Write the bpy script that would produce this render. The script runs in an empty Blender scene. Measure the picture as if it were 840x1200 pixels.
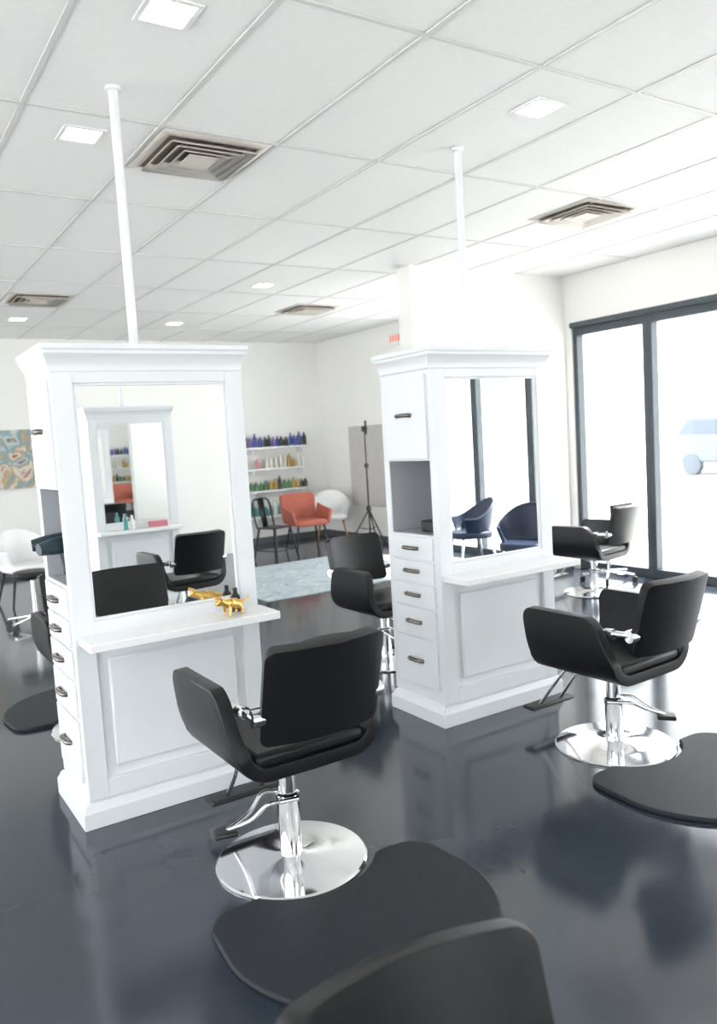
import bpy, bmesh, random
from math import *
from mathutils import Vector, Matrix
random.seed(7)
scene=bpy.context.scene
COL=scene.collection

# ------------------------------------------------------------ materials
def mat(name,color,rough=0.5,metal=0.0,var=0.04,scale=8.0,bump=0.0,coat=0.0,emit=None,estr=0.0,spec=0.5):
    m=bpy.data.materials.new(name); m.use_nodes=True
    nt=m.node_tree; b=nt.nodes['Principled BSDF']
    b.inputs['Roughness'].default_value=rough
    b.inputs['Metallic'].default_value=metal
    b.inputs['Specular IOR Level'].default_value=spec
    b.inputs['Coat Weight'].default_value=coat
    b.inputs['Coat Roughness'].default_value=0.05
    tc=nt.nodes.new('ShaderNodeTexCoord'); n=nt.nodes.new('ShaderNodeTexNoise')
    n.inputs['Scale'].default_value=scale; n.inputs['Detail'].default_value=4
    nt.links.new(tc.outputs['Object'],n.inputs['Vector'])
    r=nt.nodes.new('ShaderNodeValToRGB')
    r.color_ramp.elements[0].position=0.3; r.color_ramp.elements[1].position=0.7
    c0=[max(0,c*(1-var)) for c in color]; c1=[min(1,c*(1+var)) for c in color]
    r.color_ramp.elements[0].color=(*c0,1); r.color_ramp.elements[1].color=(*c1,1)
    nt.links.new(n.outputs['Fac'],r.inputs['Fac']); nt.links.new(r.outputs['Color'],b.inputs['Base Color'])
    if bump>0:
        n2=nt.nodes.new('ShaderNodeTexNoise'); n2.inputs['Scale'].default_value=scale*12; n2.inputs['Detail'].default_value=3
        nt.links.new(tc.outputs['Object'],n2.inputs['Vector'])
        bp=nt.nodes.new('ShaderNodeBump'); bp.inputs['Strength'].default_value=bump; bp.inputs['Distance'].default_value=0.002
        nt.links.new(n2.outputs['Fac'],bp.inputs['Height']); nt.links.new(bp.outputs['Normal'],b.inputs['Normal'])
    if emit:
        b.inputs['Emission Color'].default_value=(*emit,1); b.inputs['Emission Strength'].default_value=estr
    return m

M_wall=mat('wall_paint',(0.88,0.865,0.84),0.6,var=0.01,scale=2)
M_ceil=mat('ceiling_tile_mat',(0.87,0.86,0.85),0.85,var=0.015,scale=30,bump=0.3)
M_grid=mat('ceiling_bar_mat',(0.68,0.665,0.66),0.5,var=0.01)
M_white=mat('white_lacquer',(0.76,0.775,0.80),0.32,var=0.01,scale=3)
M_shelfw=mat('white_shelf',(0.83,0.83,0.835),0.25,var=0.01)
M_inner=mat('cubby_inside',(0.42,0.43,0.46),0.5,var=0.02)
M_leather=mat('black_vinyl',(0.008,0.008,0.0095),0.36,var=0.2,scale=20,bump=0.25,spec=0.38)
M_rubber=mat('mat_rubber',(0.018,0.021,0.027),0.55,var=0.15,scale=40,bump=0.5,spec=0.3)
M_chrome=mat('chrome',(0.82,0.82,0.84),0.08,1.0,var=0.01)
M_pew=mat('pewter',(0.22,0.19,0.17),0.3,1.0,var=0.2,scale=60)
M_frame=mat('window_frame_mat',(0.055,0.07,0.085),0.4,var=0.05)
M_basebd=mat('baseboard_mat',(0.10,0.105,0.115),0.45,var=0.05)
M_black=mat('black_plastic',(0.01,0.01,0.012),0.4,var=0.1)
M_dryer=mat('dryer_plastic',(0.012,0.03,0.045),0.3,var=0.1)
M_metalblk=mat('black_metal',(0.02,0.02,0.022),0.35,0.6,var=0.1)
M_orange=mat('coral_fabric',(0.42,0.115,0.08),0.75,var=0.12,scale=30,bump=0.4)
M_navy=mat('navy_shell',(0.014,0.026,0.06),0.45,var=0.08)
M_whitech=mat('white_shell',(0.85,0.85,0.85),0.4,var=0.01)
M_wood=mat('wood_leg',(0.35,0.2,0.1),0.5,var=0.2,scale=20)
M_gold=mat('gold_paint',(0.68,0.42,0.12),0.28,1.0,var=0.05)
M_ventm=mat('vent_metal',(0.64,0.59,0.54),0.5,0.0,var=0.03)
M_ventd=mat('vent_dark',(0.22,0.17,0.14),0.7,var=0.03)
M_light=mat('lamp_panel',(1,1,1),0.5,emit=(1,0.97,0.92),estr=8.0)
M_trimw=mat('lamp_trim',(0.85,0.85,0.85),0.4)
M_taupe=mat('taupe_board',(0.55,0.52,0.50),0.8,var=0.03)
M_pave=mat('pavement_mat',(0.66,0.65,0.63),0.9,var=0.06,scale=1.5)
M_bluecar=mat('car_paint',(0.13,0.15,0.18),0.3,var=0.02)
M_glassd=mat('car_glass',(0.08,0.10,0.13),0.1)
M_red=mat('exit_red',(0.7,0.15,0.1),0.5,emit=(1,0.2,0.1),estr=0.3)

def mirror_mat():
    m=bpy.data.materials.new('mirror_glass'); m.use_nodes=True
    b=m.node_tree.nodes['Principled BSDF']
    b.inputs['Base Color'].default_value=(0.93,0.945,0.94,1); b.inputs['Metallic'].default_value=1; b.inputs['Roughness'].default_value=0.0
    return m
M_mirror=mirror_mat()
def glass_mat():
    m=bpy.data.materials.new('window_glass'); m.use_nodes=True; nt=m.node_tree
    for n in list(nt.nodes): nt.nodes.remove(n)
    o=nt.nodes.new('ShaderNodeOutputMaterial'); t=nt.nodes.new('ShaderNodeBsdfTransparent'); g=nt.nodes.new('ShaderNodeBsdfGlossy')
    t.inputs['Color'].default_value=(0.95,0.97,0.97,1); g.inputs['Roughness'].default_value=0.0
    x=nt.nodes.new('ShaderNodeMixShader'); x.inputs[0].default_value=0.07
    nt.links.new(t.outputs[0],x.inputs[1]); nt.links.new(g.outputs[0],x.inputs[2]); nt.links.new(x.outputs[0],o.inputs[0])
    return m
M_glass=glass_mat()
def floor_mat():
    m=bpy.data.materials.new('epoxy_floor'); m.use_nodes=True; nt=m.node_tree; b=nt.nodes['Principled BSDF']
    tc=nt.nodes.new('ShaderNodeTexCoord')
    n=nt.nodes.new('ShaderNodeTexNoise'); n.inputs['Scale'].default_value=1.3; n.inputs['Detail'].default_value=6; n.inputs['Distortion'].default_value=0.8
    nt.links.new(tc.outputs['Object'],n.inputs['Vector'])
    r=nt.nodes.new('ShaderNodeValToRGB'); r.color_ramp.elements[0].position=0.3; r.color_ramp.elements[1].position=0.72
    r.color_ramp.elements[0].color=(0.026,0.034,0.048,1); r.color_ramp.elements[1].color=(0.046,0.058,0.077,1)
    nt.links.new(n.outputs['Fac'],r.inputs['Fac']); nt.links.new(r.outputs['Color'],b.inputs['Base Color'])
    n2=nt.nodes.new('ShaderNodeTexNoise'); n2.inputs['Scale'].default_value=3.0; n2.inputs['Detail'].default_value=3
    nt.links.new(tc.outputs['Object'],n2.inputs['Vector'])
    mr=nt.nodes.new('ShaderNodeMapRange'); mr.inputs['To Min'].default_value=0.08; mr.inputs['To Max'].default_value=0.17
    nt.links.new(n2.outputs['Fac'],mr.inputs['Value']); nt.links.new(mr.outputs[0],b.inputs['Roughness'])
    bp=nt.nodes.new('ShaderNodeBump'); bp.inputs['Strength'].default_value=0.04; bp.inputs['Distance'].default_value=0.01
    nt.links.new(n2.outputs['Fac'],bp.inputs['Height']); nt.links.new(bp.outputs['Normal'],b.inputs['Normal'])
    b.inputs['IOR'].default_value=1.6
    return m
M_floor=floor_mat()
def ramp_mat(name,cols,scale,dist=1.0,rough=0.8):
    m=bpy.data.materials.new(name); m.use_nodes=True; nt=m.node_tree; b=nt.nodes['Principled BSDF']
    b.inputs['Roughness'].default_value=rough
    tc=nt.nodes.new('ShaderNodeTexCoord'); n=nt.nodes.new('ShaderNodeTexNoise'); n.inputs['Scale'].default_value=scale; n.inputs['Distortion'].default_value=dist; n.inputs['Detail'].default_value=5
    nt.links.new(tc.outputs['Object'],n.inputs['Vector'])
    r=nt.nodes.new('ShaderNodeValToRGB'); cr=r.color_ramp
    k=len(cols)
    for i,c in enumerate(cols):
        p=0.32+0.36*i/(k-1)
        e=cr.elements[i] if i<2 else cr.elements.new(p)
        e.position=p; e.color=(*c,1)
    nt.links.new(n.outputs['Fac'],r.inputs['Fac']); nt.links.new(r.outputs['Color'],b.inputs['Base Color'])
    return m
M_art=ramp_mat('abstract_paint',[(0.08,0.1,0.14),(0.62,0.6,0.55),(0.2,0.36,0.42),(0.5,0.36,0.2),(0.7,0.68,0.62),(0.35,0.15,0.1)],2.2,2.0)
M_rug=ramp_mat('rug_weave',[(0.25,0.33,0.38),(0.5,0.55,0.57),(0.35,0.43,0.48),(0.6,0.62,0.6)],3.0,1.5,0.95)

# ------------------------------------------------------------ geometry helpers
def finish(me,thr=35):
    bm=bmesh.new(); bm.from_mesh(me)
    bmesh.ops.recalc_face_normals(bm,faces=bm.faces)
    for f in bm.faces: f.smooth=True
    for e in bm.edges:
        if len(e.link_faces)==2:
            e.smooth = e.calc_face_angle(0)<radians(thr)
    bm.to_mesh(me); bm.free()
def obj(name,me,m=None,parent=None):
    o=bpy.data.objects.new(name,me); COL.objects.link(o)
    if m is not None: me.materials.append(m)
    if parent is not None: o.parent=parent
    return o
def empty(name,x,y,z=0,rot=0):
    e=bpy.data.objects.new(name,None); COL.objects.link(e); e.location=(x,y,z); e.rotation_euler=(0,0,rot); e.empty_display_size=0.1
    return e
def bev(o,w,seg=2,ang=30):
    if w>0:
        b=o.modifiers.new('bevel','BEVEL'); b.width=w; b.segments=seg; b.limit_method='ANGLE'; b.angle_limit=radians(ang)
    return o
def mesh(name,vs,fs,m,parent=None,bevel=0,seg=2,thr=35):
    me=bpy.data.meshes.new(name); me.from_pydata([tuple(v) for v in vs],[],fs); me.update(); finish(me,thr)
    return bev(obj(name,me,m,parent),bevel,seg)
def boxes(name,bl,m,parent=None,bevel=0.0,seg=2):
    vs=[];fs=[]
    for (x0,x1,y0,y1,z0,z1) in bl:
        k=len(vs)
        vs+=[(x0,y0,z0),(x1,y0,z0),(x1,y1,z0),(x0,y1,z0),(x0,y0,z1),(x1,y0,z1),(x1,y1,z1),(x0,y1,z1)]
        fs+=[tuple(k+i for i in f) for f in ((0,3,2,1),(4,5,6,7),(0,1,5,4),(1,2,6,5),(2,3,7,6),(3,0,4,7))]
    return mesh(name,vs,fs,m,parent,bevel,seg)
def frustum(name,rects,m,parent=None,bevel=0.0):
    vs=[];fs=[]
    for hx,hy,z in rects: vs+=[(-hx,-hy,z),(hx,-hy,z),(hx,hy,z),(-hx,hy,z)]
    n=len(rects)
    for i in range(n-1):
        for j in range(4): fs.append((4*i+j,4*i+(j+1)%4,4*i+4+(j+1)%4,4*i+4+j))
    fs.append((3,2,1,0)); k=4*(n-1); fs.append((k,k+1,k+2,k+3))
    return mesh(name,vs,fs,m,parent,bevel,2,25)
def prism(name,pts,z0,z1,m,parent=None,bevel=0,seg=2):
    n=len(pts); vs=[(x,y,z0) for x,y in pts]+[(x,y,z1) for x,y in pts]
    fs=[tuple(range(n-1,-1,-1)),tuple(range(n,2*n))]+[(i,(i+1)%n,n+(i+1)%n,n+i) for i in range(n)]
    return mesh(name,vs,fs,m,parent,bevel,seg)
def lathe(name,prof,m,parent=None,seg=48,loc=(0,0,0),sy=1.0):
    vs=[];fs=[]
    for r,z in prof:
        for i in range(seg):
            a=2*pi*i/seg; vs.append((loc[0]+r*cos(a),loc[1]+r*sin(a)*sy,loc[2]+z))
    n=len(prof)
    for k in range(n-1):
        for i in range(seg): fs.append((k*seg+i,k*seg+(i+1)%seg,(k+1)*seg+(i+1)%seg,(k+1)*seg+i))
    fs.append(tuple(range(seg-1,-1,-1))); fs.append(tuple((n-1)*seg+i for i in range(seg)))
    return mesh(name,vs,fs,m,parent)
def tubes(name,paths,m,parent=None,res=10,smooth=True):
    vs=[];fs=[]
    for pts,rad in paths:
        P=[Vector(p) for p in pts]
        if smooth and len(P)>2:
            Q=[];R=[]
            rr=rad if isinstance(rad,(list,tuple)) else [rad]*len(P)
            for i in range(len(P)-1):
                p0=P[max(i-1,0)];p1=P[i];p2=P[i+1];p3=P[min(i+2,len(P)-1)]
                for k in range(5):
                    t=k/5
                    Q.append(0.5*((2*p1)+(p2-p0)*t+(2*p0-5*p1+4*p2-p3)*t*t+(-p0+3*p1-3*p2+p3)*t**3)); R.append(rr[i]*(1-t)+rr[i+1]*t)
            Q.append(P[-1]);R.append(rr[-1])
        else:
            Q=P; R=list(rad) if isinstance(rad,(list,tuple)) else [rad]*len(P)
        n=len(Q); base=len(vs); ref=None
        for i in range(n):
            d=(Q[min(i+1,n-1)]-Q[max(i-1,0)]).normalized()
            if ref is None: ref=Vector((0,0,1)) if abs(d.z)<0.9 else Vector((1,0,0))
            a=d.cross(ref)
            if a.length<1e-4: a=d.cross(Vector((0,1,0)))
            a.normalize(); b=d.cross(a).normalized()
            for j in range(res):
                t=2*pi*j/res; v=Q[i]+(a*cos(t)+b*sin(t))*R[i]; vs.append(tuple(v))
        for i in range(n-1):
            for j in range(res): fs.append((base+i*res+j,base+i*res+(j+1)%res,base+(i+1)*res+(j+1)%res,base+(i+1)*res+j))
        fs.append(tuple(base+j for j in range(res-1,-1,-1))); fs.append(tuple(base+(n-1)*res+j for j in range(res)))
    return mesh(name,vs,fs,m,parent,thr=50)
def rows(L,r,nmid):
    o=[]
    for k in range(6):
        th=k*pi/10; o.append((r*(1-cos(th)),r*(1-sin(th))))
    for k in range(1,nmid): o.append((r+(L-2*r)*k/nmid,0))
    for k in range(5,-1,-1):
        th=k*pi/10; o.append((L-r*(1-cos(th)),r*(1-sin(th))))
    return o
def sheet(name,fn,L,r,nmid,half,ncol,m,parent,thick,bevel):
    R=rows(L,r,nmid); vs=[];fs=[]
    for d,ins in R:
        for j in range(ncol+1):
            t=-1+2*j/ncol; vs.append(tuple(fn(d,t*(half-ins))))
    for i in range(len(R)-1):
        for j in range(ncol): k=i*(ncol+1)+j; fs.append((k,k+1,k+ncol+2,k+ncol+1))
    me=bpy.data.meshes.new(name); me.from_pydata(vs,[],fs); me.update()
    for p in me.polygons: p.use_smooth=True
    o=obj(name,me,m,parent)
    s=o.modifiers.new('solid','SOLIDIFY'); s.thickness=thick; s.offset=0
    b=o.modifiers.new('bevel','BEVEL'); b.width=bevel; b.segments=4; b.limit_method='ANGLE'; b.angle_limit=radians(50)
    return o
def polyf(pts):
    P=[Vector(p) for p in pts]; c=[0]
    for a,b in zip(P,P[1:]): c.append(c[-1]+(b-a).length)
    def f(d):
        d=min(max(d,0),c[-1])
        for i in range(len(P)-1):
            if d<=c[i+1]+1e-9: t=(d-c[i])/(c[i+1]-c[i]); return P[i].lerp(P[i+1],t)
        return P[-1]
    return f,c[-1]

# ------------------------------------------------------------ styling chair
def styling_chair(x,y,rot=0,lift=0.0,lever=pi):
    e=empty('styling_chair',x,y,0,rot)
    L=lift
    lathe('base_disc',[(0.29,0),(0.292,0.006),(0.285,0.012),(0.18,0.018),(0.06,0.024),(0.045,0.03)],M_chrome,e,64)
    lathe('post',[(0.043,0.028),(0.043,0.21+L*0.5),(0.046,0.215+L*.5),(0.046,0.245+L*.5),(0.034,0.25+L*.5),(0.034,0.39+L)],M_chrome,e,32)
    boxes('seat_plate',[(-0.12,0.12,-0.12,0.12,0.375+L,0.40+L)],M_metalblk,e,0.004)
    pts=[(-0.295,0.72),(-0.291,0.64),(-0.284,0.56),(-0.272,0.51)]
    for k in range(7):
        a=pi+ (k/6)*(pi/2); pts.append((-0.17+0.1*cos(a),0.517+0.1*sin(a)))
    pts+= [(-0.1,0.416),(0.0,0.415)]
    full=[(px,0,pz+L) for px,pz in pts]+[(-px,0,pz+L) for px,pz in pts[-2::-1]]
    f,Ln=polyf(full)
    def fn(d,t):
        p=f(d); arm=max(0,(p.z-L-0.5)/0.2)
        return Vector((p.x,0.02+t*(1-0.13*arm)+0.05*arm,p.z))
    sheet('arm_shell',fn,Ln,0.065,34,0.255,6,M_leather,e,0.050,0.02)
    boxes('seat',[(-0.225,0.225,-0.225,0.262,0.435+L,0.492+L)],M_leather,e,0.022,4)
    H=0.355; rec=radians(15)
    def fb(d,t):
        yb=-0.26-0.055*(1-(t/0.25)**2)
        return Vector((t,yb-sin(rec)*d,0.55+L+cos(rec)*d))
    sheet('backrest',fb,H,0.035,8,0.226,12,M_leather,e,0.050,0.018)
    for s in (-1,1):
        tubes('bracket_%s'%('l' if s<0 else 'r'),[([(s*0.262,-0.10,0.640+L),(s*0.236,-0.14,0.642+L),(s*0.242,-0.20,0.646+L),(s*0.238,-0.30,0.650+L)],0.016),
              ([(s*0.272,-0.105,0.640+L),(s*0.234,-0.115,0.640+L)],0.029),([(s*0.240,-0.16,0.643+L),(s*0.241,-0.205,0.646+L)],0.023),([(s*0.255,-0.292,0.65+L),(s*0.215,-0.298,0.65+L)],0.03)],M_chrome,e,14)
    tubes('footrest_frame',[([(s*0.07,0.08,0.39+L),(s*0.07,0.22,0.36+L),(s*0.075,0.33,0.24),(s*0.08,0.42,0.12)],0.009) for s in (-1,1)]+[([(-0.13,0.43,0.105),(0.13,0.43,0.105)],0.010)],M_chrome,e,10)
    boxes('footrest_pad',[(-0.16,0.16,0.385,0.47,0.108,0.13)],M_black,e,0.01,3)
    ca,sa=cos(lever),sin(lever)
    def rp(u,v,z): return (u*ca-v*sa,u*sa+v*ca,z)
    tubes('pump_lever',[([rp(0.035,0.05,0.235+L*.5),rp(0.09,0.055,0.235+L*.5),rp(0.15,0.03,0.20),rp(0.24,0.0,0.165)],0.008),([rp(0.035,-0.05,0.235+L*.5),rp(0.09,-0.055,0.235+L*.5),rp(0.15,-0.03,0.20),rp(0.24,0.0,0.165)],0.008),([rp(-0.03,0.05,0.235+L*.5),rp(0.04,0.05,0.235+L*.5)],0.01),([rp(-0.03,-0.05,0.235+L*.5),rp(0.04,-0.05,0.235+L*.5)],0.01)],M_chrome,e,8)
    vs=[rp(0.20,-0.045,0.15),rp(0.29,-0.035,0.145),rp(0.29,0.035,0.145),rp(0.20,0.045,0.15),rp(0.20,-0.045,0.172),rp(0.29,-0.035,0.167),rp(0.29,0.035,0.167),rp(0.20,0.045,0.172)]
    mesh('lever_pad',vs,[(0,3,2,1),(4,5,6,7),(0,1,5,4),(1,2,6,5),(2,3,7,6),(3,0,4,7)],M_black,e,0.009,3)
    return e
def floor_mat_obj(x,y,rot=0):
    pts=[]
    a0=asin(0.18/0.305)
    n=24
    for k in range(n+1):
        a=pi+a0+(pi-2*a0)*k/n; pts.append((0.305*cos(a),0.305*sin(a)))
    for k in range(7):
        a=pi/2-k/6*pi/2; pts.append((0.34+0.12*cos(a),-0.30+0.12*sin(a)))
    for k in range(37):
        a=-pi*k/36; pts.append((0.475*cos(a),-0.46+0.475*sin(a)))
    for k in range(7):
        a=pi-k/6*pi/2; pts.append((-0.34+0.12*cos(a),-0.30+0.12*sin(a)))
    o=prism('anti_fatigue_mat',pts,0,0.022,M_rubber,None,0.009,3); o.location=(x,y,0); o.rotation_euler=(0,0,rot)
    return o

# ------------------------------------------------------------ styling station
def station(x,y,rot=0,pole=(0,0)):
    e=empty('styling_station',x,y,0,rot)
    W=0.425; D=0.22
    boxes('cabinet_body',[(-W,W,-D,D,0.03,1.05),(-W,W,-D,D,1.46,1.975),(-0.10,W,-D,D,1.05,1.46),(-W,-0.10,-D,-D+0.03,1.05,1.46),(-W,-0.10,D-0.03,D,1.05,1.46)],M_white,e,0.003)
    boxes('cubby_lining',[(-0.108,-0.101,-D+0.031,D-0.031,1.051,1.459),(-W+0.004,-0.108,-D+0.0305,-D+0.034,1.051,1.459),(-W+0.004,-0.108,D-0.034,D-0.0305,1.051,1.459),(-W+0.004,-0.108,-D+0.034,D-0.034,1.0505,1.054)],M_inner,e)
    frustum('base_moulding',[(W+0.032,D+0.032,0),(W+0.032,D+0.032,0.075),(W+0.022,D+0.022,0.092),(W+0.018,D+0.018,0.105),(W+0.004,D+0.004,0.118)],M_white,e,0.003)
    frustum('crown_moulding',[(W+0.003,D+0.003,1.945),(W+0.008,D+0.008,1.953),(W+0.008,D+0.008,1.97),(W+0.012,D+0.014,1.985),(W+0.022,D+0.03,2.012),(W+0.028,D+0.04,2.02),(W+0.028,D+0.04,2.035),(W+0.034,D+0.046,2.04),(W+0.034,D+0.046,2.062)],M_white,e,0.002)
    for s,tag in ((-1,'front'),(1,'rear')):
        def yb(a,b):
            p,q=s*(D+a),s*(D+b); return (min(p,q),max(p,q))
        fr=[(-W,-0.34,*yb(0,0.02),0.118,1.945),(0.34,W,*yb(0,0.02),0.118,1.945),(-0.34,0.34,*yb(0,0.02),1.90,1.945),(-0.34,0.34,*yb(0,0.02),0.77,0.895),(-0.34,0.34,*yb(0,0.02),0.118,0.20)]
        boxes('face_frame_'+tag,fr,M_white,e,0.002)
        boxes('mirror_bead_'+tag,[(-0.34,-0.328,*yb(0,0.015),0.895,1.90),(0.328,0.34,*yb(0,0.015),0.895,1.90),(-0.328,0.328,*yb(0,0.015),1.888,1.90),(-0.328,0.328,*yb(0,0.015),0.895,0.907)],M_white,e,0.003)
        boxes('mirror_'+tag,[(-0.33,0.33,*yb(0.001,0.006),0.90,1.895)],M_mirror,e)
        sx0=-W+0.015 if s<0 else -W+0.18
        boxes('shelf_'+tag,[(sx0,W+0.02,*yb(0.0,0.215 if s<0 else 0.16),0.802,0.838)],M_shelfw,e,0.004)
        boxes('raised_panel_'+tag,[(-0.295,0.295,*yb(0.0,0.018),0.245,0.725)],M_white,e,0.016,1)
    fronts=[(1.47,1.925),(0.915,1.04),(0.785,0.902),(0.65,0.772),(0.475,0.637),(0.19,0.462)]
    hz=[1.71,0.975,0.845,0.71,0.555,0.335]
    boxes('drawer_fronts',[(-W-0.014,-W,-D+0.03,D-0.03,a,b) for a,b in fronts],M_white,e,0.003)
    hp=[]
    for z in hz:
        hp.append(([(-W-0.015,-0.06,z),(-W-0.032,-0.05,z+0.002),(-W-0.036,0.0,z+0.003),(-W-0.032,0.05,z+0.002),(-W-0.015,0.06,z)],0.011))
    tubes('drawer_pulls',hp,M_pew,e,8)
    lathe('ceiling_pole',[(0.045,2.062),(0.045,2.07),(0.021,2.075),(0.021,CH-0.02),(0.035,CH-0.015),(0.035,CH-0.001)],M_white,e,24,loc=(pole[0],pole[1],0))
    return e

# ------------------------------------------------------------ room
CH=3.23; XR=6.85; XL=-3.2; YB=11.75; YF=-4.2
GT=2.67
boxes('floor',[(XL-0.2,XR+0.2,YF-0.2,YB+0.2,-0.1,0)],M_floor)
boxes('ceiling',[(XL-0.2,XR+0.2,YF-0.2,YB+0.2,CH,CH+0.1)],M_ceil)
gl=[]; T=0.66
x=0.198
while x-T>XL: x-=T
while x<XR:
    gl.append((x-0.011,x+0.011,YF,YB,CH-0.006,CH-0.0005)); x+=T
y=2.686
while y-2*T>YF: y-=2*T
while y<YB:
    gl.append((XL,XR,y-0.011,y+0.011,CH-0.0065,CH-0.0005)); y+=2*T
boxes('trim_1',gl,M_grid)
boxes('wall_right',[(XR,XR+0.2,6.2,6.6,0,CH),(XR,XR+0.2,9.3,YB,0,CH),(XR,XR+0.2,6.6,9.3,GT,CH),(XR,XR+0.2,YF,-3.3,0,CH),(XR,XR+0.2,-3.3,6.2,GT,CH)],M_wall)
boxes('wall_back',[(XL,XR,YB,YB+0.2,0,CH)],M_wall)
boxes('wall_left',[(XL-0.2,XL,YF,-3.6,0,CH),(XL-0.2,XL,11.2,YB,0,CH),(XL-0.2,XL,-3.6,11.2,GT+0.2,CH)],M_wall)
boxes('wall_front',[(XL,-2.8,YF-0.2,YF,0,CH),(2.0,XR,YF-0.2,YF,0,CH),(-2.8,2.0,YF-0.2,YF,GT,CH)],M_wall)
boxes('wall_partition',[(4.75,XR,6.28,6.5,0,CH)],M_wall)
boxes('baseboard_back',[(XL,XR,YB-0.015,YB,0,0.1)],M_basebd)
boxes('baseboard_right',[(XR-0.015,XR,9.3,YB-0.02,0,0.1)],M_basebd)
boxes('baseboard_partition',[(4.75,XR-0.02,6.265,6.28,0,0.1)],M_basebd)
wn=0
def glazing(mull,place,G=GT):
    global wn
    for i in range(len(mull)-1):
        a,b=mull[i],mull[i+1]; wn+=1
        e=empty('window_%d'%wn,*place[:2],0,place[2])  # visible right-hand bays and added, unseen daylight bays are numbered together
        w=0.055
        boxes('frame',[(-0.05,0.05,b-w,b,0,G),(-0.05,0.05,a,a+w,0,G),(-0.05,0.05,a+w,b-w,G-0.09,G),(-0.05,0.05,a+w,b-w,0,0.09)],M_frame,e,0.003)
        boxes('glass',[(-0.004,0.004,a+w,b-w,0.09,G-0.09)],M_glass,e)
glazing([-3.3,-2.2,-1.15,-0.17,0.95,2.05,3.15,4.2,5.24,6.2],(XR+0.08,0,0))
glazing([6.6,7.95,9.3],(XR+0.08,0,0))  # added window band, unseen behind the partition, to brighten the back room
glazing([-3.6+14.8*k/10 for k in range(11)],(XL-0.08,0,0),GT+0.2)  # added glazing along the unseen left wall, put in as daylight fill
glazing([-2.0,-0.8,0.4,1.6,2.8],(0,YF-0.08,pi/2))  # added glazing behind the camera, unseen, to light the station fronts
boxes('trim_2',[(XR-0.02,XR+0.03,-3.3,6.2,GT-0.005,GT+0.05)],M_frame)

def vent(x,y):
    e=empty('ceiling_vent',x,y,CH)
    h=0.31
    ringsp=[(h,-0.003,0.255,-0.012),(0.25,-0.035,0.205,-0.004),(0.195,-0.035,0.15,-0.004),(0.14,-0.035,0.095,-0.004)]
    vs=[];fs=[]
    for r0,z0,r1,z1 in ringsp:
        k=len(vs)
        for r,z in ((r0,z0),(r1,z1)): vs+=[(-r,-r,z),(r,-r,z),(r,r,z),(-r,r,z)]
        for j in range(4): fs.append((k+j,k+(j+1)%4,k+4+(j+1)%4,k+4+j))
    o=mesh('louvres',vs,fs,M_ventm,e)
    s=o.modifiers.new('s','SOLIDIFY'); s.thickness=0.004
    boxes('duct_plate',[(-0.26,0.26,-0.26,0.26,-0.003,-0.001)],M_ventd,e)
    boxes('centre_cap',[(-0.085,0.085,-0.085,0.085,-0.034,-0.028)],M_ventm,e)
for p in ((1.845,4.34),(5.0,4.34),(5.0,8.72),(1.86,8.8),(1.845,-0.9)): vent(*p)
def lamp(x,y):
    e=empty('ceiling_light',x,y,CH)
    boxes('trim_ring',[(-0.105,0.105,-0.105,-0.085,-0.008,-0.001),(-0.105,0.105,0.085,0.105,-0.008,-0.001),(-0.105,-0.085,-0.085,0.085,-0.008,-0.001),(0.085,0.105,-0.085,0.085,-0.008,-0.001)],M_trimw,e)
    boxes('lens',[(-0.085,0.085,-0.085,0.085,-0.005,-0.001)],M_light,e)
for p in ((1.19,2.98),(1.19,4.28),(3.17,3.03),(3.81,7.54),(3.79,10.1),(1.89,10.1),(1.19,0.3),(3.17,0.3),(5.15,0.3),(-1.2,0.3),(-1.2,3.0),(1.19,-2.6),(3.17,-2.6)): lamp(*p)

# ------------------------------------------------------------ main furniture
station(1.172,3.685,0,(0.01,0.0))
station(3.07,3.60,0,(0.08,0.05))
station(2.47,-1.35,pi)
station(0.30,-1.45,pi)
styling_chair(1.31,2.68,radians(0),0.045,radians(165))
floor_mat_obj(1.32,2.67,0)
styling_chair(3.11,2.62,radians(2),0.0,radians(-52))
floor_mat_obj(3.11,2.61,0)
styling_chair(3.15,4.68,radians(180),-0.01,radians(90))
floor_mat_obj(3.15,4.68,pi)
styling_chair(1.15,4.76,radians(180),0.0,radians(90))
floor_mat_obj(1.15,4.76,pi)
styling_chair(0.635,0.60,radians(175),-0.11,0)
floor_mat_obj(0.635,0.60,pi)
styling_chair(2.45,0.15,radians(175),0.0,0)
styling_chair(5.95,5.2,radians(10),-0.05,radians(-50))

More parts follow.
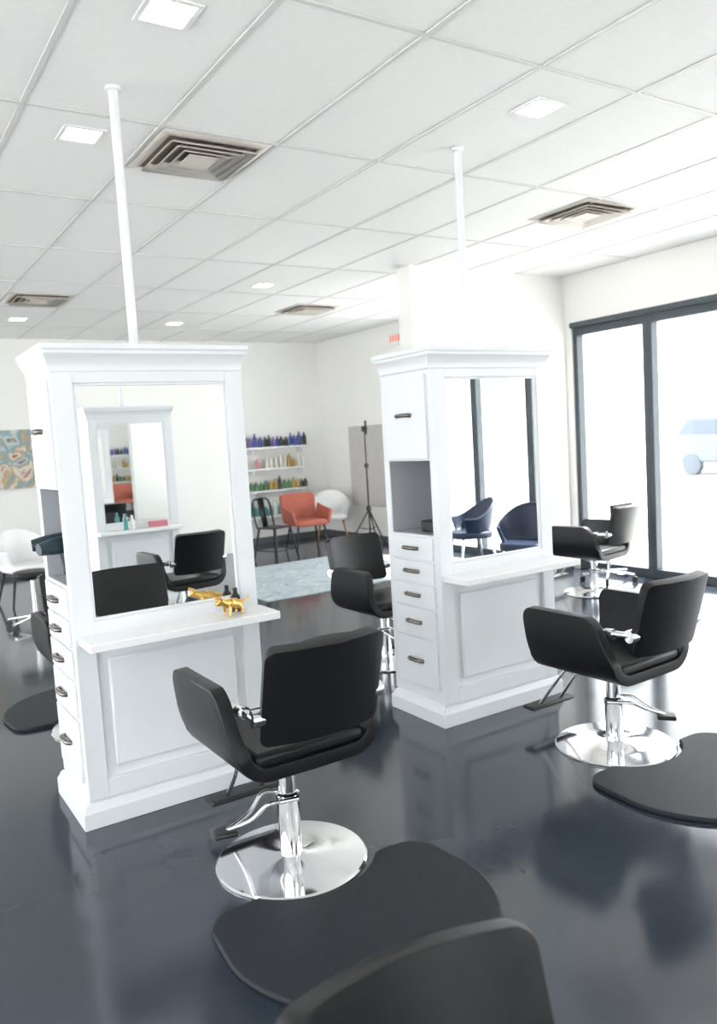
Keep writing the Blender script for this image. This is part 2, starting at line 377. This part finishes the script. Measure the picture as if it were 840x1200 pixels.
# ------------------------------------------------------------ other seating
def tub_chair(x,y,rot,m,mleg,name,scale=1.0,zs=0.43):
    e=empty(name,x,y,0,rot); e.scale=(scale,)*3
    vs=[];fs=[]; N=28;K=8
    for i in range(N+1):
        ph=radians(-128+256*i/N); 
        top=0.20+0.22*max(0,cos(ph*0.9))**1.5
        for k in range(K+1):
            v=k/K; rf=0.72+0.28*(v**0.5)+0.05*v
            vs.append((0.29*rf*sin(ph),-0.27*rf*cos(ph),zs-0.02+top*v))
    for i in range(N):
        for k in range(K): a=i*(K+1)+k; fs.append((a,a+1,a+K+2,a+K+1))
    me=bpy.data.meshes.new('shell'); me.from_pydata(vs,[],fs); me.update()
    for p in me.polygons: p.use_smooth=True
    o=obj('shell',me,m,e); s=o.modifiers.new('s','SOLIDIFY'); s.thickness=0.03; s.offset=1
    s=o.modifiers.new('b','SUBSURF'); s.levels=1; s.render_levels=1
    pts=[]
    for k in range(32):
        a=2*pi*k/32; c,sn=cos(a),sin(a); pts.append((0.25*abs(c)**0.7*(1 if c>0 else -1),0.02+0.25*abs(sn)**0.7*(1 if sn>0 else -1)))
    prism('seat_cushion',pts,zs-0.06,zs+0.02,m,e,0.025,3)
    tubes('legs',[([(sx*0.17,sy*0.16,zs-0.04),(sx*0.25,sy*0.23,0.0)],[0.018,0.011]) for sx in (-1,1) for sy in (-1,1)],mleg,e,10,False)
    return e
tub_chair(1.60,9.45,radians(190),M_whitech,M_metalblk,'shell_chair')
tub_chair(6.35,10.75,radians(150),M_whitech,M_wood,'shell_chair')
tub_chair(6.15,-0.45,radians(110),M_navy,M_chrome,'shell_chair')
tub_chair(5.85,0.75,radians(60),M_navy,M_chrome,'shell_chair')
def arm_chair(x,y,rot,m):
    e=empty('upholstered_armchair',x,y,0,rot)
    boxes('seat_cushion',[(-0.24,0.24,-0.22,0.27,0.38,0.47)],m,e,0.03,3)
    def fb(d,t): return Vector((t*(1+0.12*d/0.42),-0.22-0.06*(1-(t/0.26)**2)-0.22*d,0.44+0.95*d))
    sheet('back',fb,0.42,0.06,6,0.25,10,m,e,0.055,0.02)
    for s in (-1,1):
        vs=[];P=[(-0.24,0.40,0.68),(-0.1,0.40,0.65),(0.08,0.40,0.63),(0.25,0.40,0.61),(0.28,0.42,0.59)]
        for yy,za,zb in P: vs+=[(s*0.25,yy,za),(s*0.30,yy,zb)]
        fs=[(2*i,2*i+1,2*i+3,2*i+2) for i in range(4)]
        o=mesh('arm_%s'%('l' if s<0 else 'r'),vs,fs,m,e); q=o.modifiers.new('s','SOLIDIFY'); q.thickness=0.045; q.offset=0
        b=o.modifiers.new('b','BEVEL'); b.width=0.018; b.segments=3
    tubes('legs',[([(sx*0.2,sy*0.17+0.02,0.39),(sx*0.26,sy*0.25+0.02,0.0)],[0.016,0.010]) for sx in (-1,1) for sy in (-1,1)],M_metalblk,e,10,False)
arm_chair(5.68,10.36,radians(172),M_orange)

def metal_chair(x,y,rot):
    e=empty('metal_cafe_chair',x,y,0,rot)
    boxes('seat',[(-0.18,0.18,-0.18,0.18,0.44,0.46)],M_metalblk,e,0.008)
    P=[([(sx*0.15,sy*0.15,0.445),(sx*0.22,sy*0.22,0.0)],0.016) for sx in (-1,1) for sy in (-1,1)]
    P+=[([(-0.2,sy*0.2,0.14),(0.2,sy*0.2,0.14)],0.007) for sy in (-1,1)]
    P+=[([(sx*0.2,-0.2,0.14),(sx*0.2,0.2,0.14)],0.007) for sx in (-1,1)]
    tubes('legs',P,M_metalblk,e,8,False)
    tubes('back_frame',[([(-0.17,-0.165,0.45),(-0.175,-0.21,0.65),(-0.15,-0.24,0.82),(0,-0.25,0.85),(0.15,-0.24,0.82),(0.175,-0.21,0.65),(0.17,-0.165,0.45)],0.014)],M_metalblk,e,10)
    vs=[(-0.05,-0.17,0.45),(0.05,-0.17,0.45),(0.06,-0.248,0.845),(-0.06,-0.248,0.845)]
    o=mesh('back_slat',vs,[(0,1,2,3)],M_metalblk,e); s=o.modifiers.new('s','SOLIDIFY'); s.thickness=0.006
metal_chair(4.95,9.95,radians(200))

def stool(x,y,back=True):
    e=empty('rolling_stool',x,y)
    lathe('seat',[(0.15,0.46),(0.175,0.475),(0.18,0.50),(0.165,0.53),(0.1,0.54)],M_leather,e,32)
    P=[([(0,0,0.08),(0,0,0.46)],0.022)]+[([(0,0,0.10),(0.27*cos(k*2*pi/5),0.27*sin(k*2*pi/5),0.07)],0.013) for k in range(5)]
    if back:
        boxes('backrest',[(-0.16,0.16,-0.20,-0.16,0.62,0.80)],M_leather,e,0.018,3)
        P.append(([(0,-0.05,0.47),(0,-0.2,0.5),(0,-0.21,0.68)],0.01))
    tubes('gas_post',P,M_chrome,e,10,False)
    for k in range(5):
        a=k*2*pi/5; cx,cy=0.27*cos(a),0.27*sin(a)
        tubes('caster_%d'%(k+1),[([(cx-0.014*sin(a),cy+0.014*cos(a),0.028),(cx+0.014*sin(a),cy-0.014*cos(a),0.028)],0.028)],M_black,e,14,False)
stool(6.52,5.5)
stool(1.42,8.1,False)

e=empty('tripod_stand',6.5,9.9)
P=[([(0,0,0.55),(0.33*cos(a),0.33*sin(a),0.012)],0.011) for a in (0.3,2.4,4.5)]
P+=[([(0,0,0.25),(0.165*cos(a),0.165*sin(a),0.28)],0.007) for a in (0.3,2.4,4.5)]
P+=[([(0,0,0.2),(0,0,1.2)],0.014),([(0,0,1.2),(0,0,1.75)],0.010)]
tubes('stand',P,M_black,e,8,False)
boxes('clamp_head',[(-0.03,0.03,-0.025,0.025,0.53,0.60),(-0.025,0.025,-0.025,0.025,1.17,1.23),(-0.04,0.04,-0.02,0.02,1.70,1.78),(-0.012,0.012,-0.05,-0.02,1.66,1.86)],M_black,e,0.004)
boxes('backdrop_board',[(6.815,6.849,9.75,10.85,0.55,1.80)],M_taupe,None,0.004)
e=empty('exit_sign',6.85,9.45,3.0)
boxes('housing',[(-0.04,0,-0.15,0.15,-0.09,0.09)],M_trimw,e,0.004)
boxes('letters',[(-0.044,-0.0405,-0.12+i*0.065,-0.085+i*0.065,-0.045,0.045) for i in range(4)],M_red,e)

boxes('rug',[(3.5,6.1,7.3,9.5,0,0.01)],M_rug,None,0.003)
e=empty('painting',1.75,YB,1.6)
boxes('canvas',[(-0.55,0.55,-0.03,-0.001,-0.40,0.40)],M_art,e,0.003)

e=empty('product_shelf',5.45,YB,0)
SZ=[1.56,1.22,0.87,0.46]
boxes('shelf_boards',[(-1.05,1.05,-0.25,-0.001,z-0.03,z) for z in SZ],M_shelfw,e,0.002)
boxes('brackets',[(sx-0.01,sx+0.01,-0.22,-0.001,z-0.12,z-0.03) for z in SZ for sx in (-0.9,0,0.9)],M_trimw,e)
bc={'blue':(0.03,0.06,0.3),'violet':(0.18,0.1,0.4),'black':(0.02,0.02,0.02),'green':(0.06,0.2,0.07),'amber':(0.45,0.28,0.05),'teal':(0.03,0.25,0.24),'cream':(0.75,0.72,0.66),'pink':(0.6,0.2,0.25)}
BM={k:mat('bottle_'+k,c,0.3) for k,c in bc.items()}
sets=[['blue','blue','violet','black','cream','blue'],['cream','cream','pink','cream','amber'],['black','green','amber','black','black','green'],['teal','cream','teal','black']]
acc={k:[[],[]] for k in bc}
for z,st in zip(SZ,sets):
    bx=-1.0
    while bx<1.0:
        k=random.choice(st); r=random.uniform(0.025,0.038); h=random.uniform(0.13,0.22)
        if random.random()<0.9:
            vs,fs=acc[k]
            prof=[(r,0),(r,h*0.68),(r*0.45,h*0.8),(r*0.45,h),]
            b=len(vs); sg=12
            for rr,zz in prof:
                for i in range(sg): a=2*pi*i/sg; vs.append((bx+rr*cos(a),-0.12+rr*sin(a),z+zz))
            for q in range(3):
                for i in range(sg): fs.append((b+q*sg+i,b+q*sg+(i+1)%sg,b+(q+1)*sg+(i+1)%sg,b+(q+1)*sg+i))
            fs.append(tuple(b+3*sg+i for i in range(sg)))
        bx+=2*r+random.uniform(0.008,0.03)
for k,(vs,fs) in acc.items():
    if vs: mesh('bottles_'+k,vs,fs,BM[k],e)

# ------------------------------------------------------------ small things on shelves
def figurine(x,y,z,rot,s=1.0):
    e=empty('gold_dinosaur_figurine',x,y,z,rot); e.scale=(s,s,s)
    V=[((0,0,0.062),0.023),((0.04,0,0.066),0.021),((-0.035,0,0.06),0.019),((-0.06,0,0.056),0.011),((-0.09,0,0.06),0.006),((-0.115,0,0.072),0.003),
       ((0.065,0,0.075),0.014),((0.085,0,0.078),0.016),((0.105,0,0.068),0.009),
       ((0.035,0.022,0.045),0.009),((0.042,0.026,0.022),0.006),((0.045,0.026,0.004),0.007),
       ((0.035,-0.022,0.045),0.009),((0.028,-0.026,0.022),0.006),((0.03,-0.026,0.004),0.007),
       ((-0.03,0.02,0.042),0.011),((-0.04,0.024,0.022),0.006),((-0.034,0.024,0.004),0.007),
       ((-0.03,-0.02,0.042),0.011),((-0.046,-0.024,0.022),0.006),((-0.042,-0.024,0.004),0.007),
       ((0.082,0.016,0.098),0.007),((0.082,-0.016,0.098),0.007),((0.108,0.014,0.108),0.0022),((0.108,-0.014,0.108),0.0022)]
    E=[(0,1),(0,2),(2,3),(3,4),(4,5),(1,6),(6,7),(7,8),(1,9),(9,10),(10,11),(1,12),(12,13),(13,14),(2,15),(15,16),(16,17),(2,18),(18,19),(19,20),(7,21),(7,22),(21,23),(22,24)]
    me=bpy.data.meshes.new('dino_body'); me.from_pydata([v for v,_ in V],E,[]); me.update()
    o=obj('dino_body',me,M_gold,e)
    o.modifiers.new('skin','SKIN')
    for i,(_,r) in enumerate(V): me.skin_vertices[0].data[i].radius=(r,r)
    me.skin_vertices[0].data[0].use_root=True
    ss=o.modifiers.new('ss','SUBSURF'); ss.levels=2; ss.render_levels=2
    return e
figurine(1.42,3.33,0.838,radians(200),0.95)
def bottle(x,y,z,m,name='product_bottle',h=0.1,r=0.022):
    o=lathe(name,[(r,0),(r,h*0.65),(r*0.5,h*0.78),(r*0.5,h),(r*0.45,h*1.01)],m,None,20); o.location=(x,y,z)
bottle(1.47,3.41,0.838,BM['black'],h=0.11)
bottle(2.3,-0.98,0.838,BM['teal'],h=0.16); bottle(2.37,-1.0,0.838,BM['cream'],h=0.14)
boxes('tissue_box',[(2.55,2.72,-1.06,-0.95,0.838,0.90)],BM['pink'],None,0.006)
def dryer(x,y,z,rot):
    e=empty('hair_dryer',x,y,z,rot)
    tubes('barrel',[([(-0.08,0,0.17),(-0.05,0,0.17),(0.04,0,0.165),(0.10,0,0.16)],[0.032,0.040,0.036,0.026])],M_dryer,e,20,False)
    tubes('handle',[([(-0.02,0,0.15),(-0.03,0,0.08),(-0.03,0,0.02)],[0.018,0.015,0.013]),([(-0.03,0,0.016),(-0.05,0.03,0.008),(-0.08,-0.02,0.007),(-0.12,0.03,0.007)],0.006)],M_dryer,e,12)
dryer(0.752,3.56,1.056,radians(195))
dryer(0.765,3.72,1.056,radians(170))
boxes('brush_case',[(2.72,2.86,3.5,3.62,1.056,1.12)],M_black,None,0.01)

# ------------------------------------------------------------ outside
boxes('pavement',[(-40,60,-40,45,-0.14,-0.11)],M_pave)
def car(x,y,rot):
    e=empty('parked_car',x,y,-0.11,rot)
    prof=[(-2.2,0.35),(-2.25,0.85),(-2.1,1.1),(-1.3,1.15),(-0.8,1.75),(1.6,1.80),(2.1,1.25),(2.25,1.1),(2.25,0.4)]
    vs=[(a,-0.88,b) for a,b in prof]+[(a,0.88,b) for a,b in prof]; n=len(prof)
    fs=[tuple(range(n)),tuple(range(2*n-1,n-1,-1))]+[(i,(i+1)%n,n+(i+1)%n,n+i) for i in range(n)]
    mesh('body',vs,fs,M_bluecar,e,0.08,3)
    for s in (-1,1):
        v=[(-1.0,s*0.89,1.2),(-0.65,s*0.89,1.64),(1.5,s*0.89,1.68),(1.85,s*0.89,1.25)]
        mesh('side_window_%s'%('l' if s>0 else 'r'),v,[(0,1,2,3)],M_glassd,e)
    k=0
    for wx in (-1.4,1.4):
        for s in (-1,1):
            k+=1; tubes('wheel_%d'%k,[([(wx,s*0.7,0.33),(wx,s*0.9,0.33)],0.33)],M_glassd,e,24,False)
car(22.5,13.6,radians(86))

# ------------------------------------------------------------ light
w=bpy.data.worlds.new('World'); scene.world=w; w.use_nodes=True
bg=w.node_tree.nodes['Background']; bg.inputs[0].default_value=(0.98,0.985,1.0,1); bg.inputs[1].default_value=6.0
s=bpy.data.lights.new('sun','SUN'); s.energy=18.0; s.angle=radians(1.5); s.color=(1,0.97,0.92)
so=bpy.data.objects.new('sun',s); COL.objects.link(so); so.location=(12,8,8)
so.rotation_euler=Vector((-0.75,-0.30,-1.0)).to_track_quat('-Z','Y').to_euler()

# ------------------------------------------------------------ camera
ps,th,ro,f=0.5677,0.0910,-0.0597,937.5
F=Vector((sin(ps)*cos(th),cos(ps)*cos(th),-sin(th))); r0=Vector((cos(ps),-sin(ps),0)); u0=r0.cross(F)
R=cos(ro)*r0+sin(ro)*u0; U=-sin(ro)*r0+cos(ro)*u0
cam=bpy.data.cameras.new('camera'); co=bpy.data.objects.new('camera',cam); COL.objects.link(co)
m=Matrix(((R.x,U.x,-F.x,0),(R.y,U.y,-F.y,0),(R.z,U.z,-F.z,1.6),(0,0,0,1)))
co.matrix_world=m
cam.sensor_fit='VERTICAL'; cam.sensor_height=36; cam.lens=f/1200*36; cam.clip_start=0.05; cam.clip_end=200
cam.dof.use_dof=True; cam.dof.focus_distance=3.3; cam.dof.aperture_fstop=2.8
scene.camera=co
scene.view_settings.view_transform='Standard'
scene.view_settings.exposure=0.2
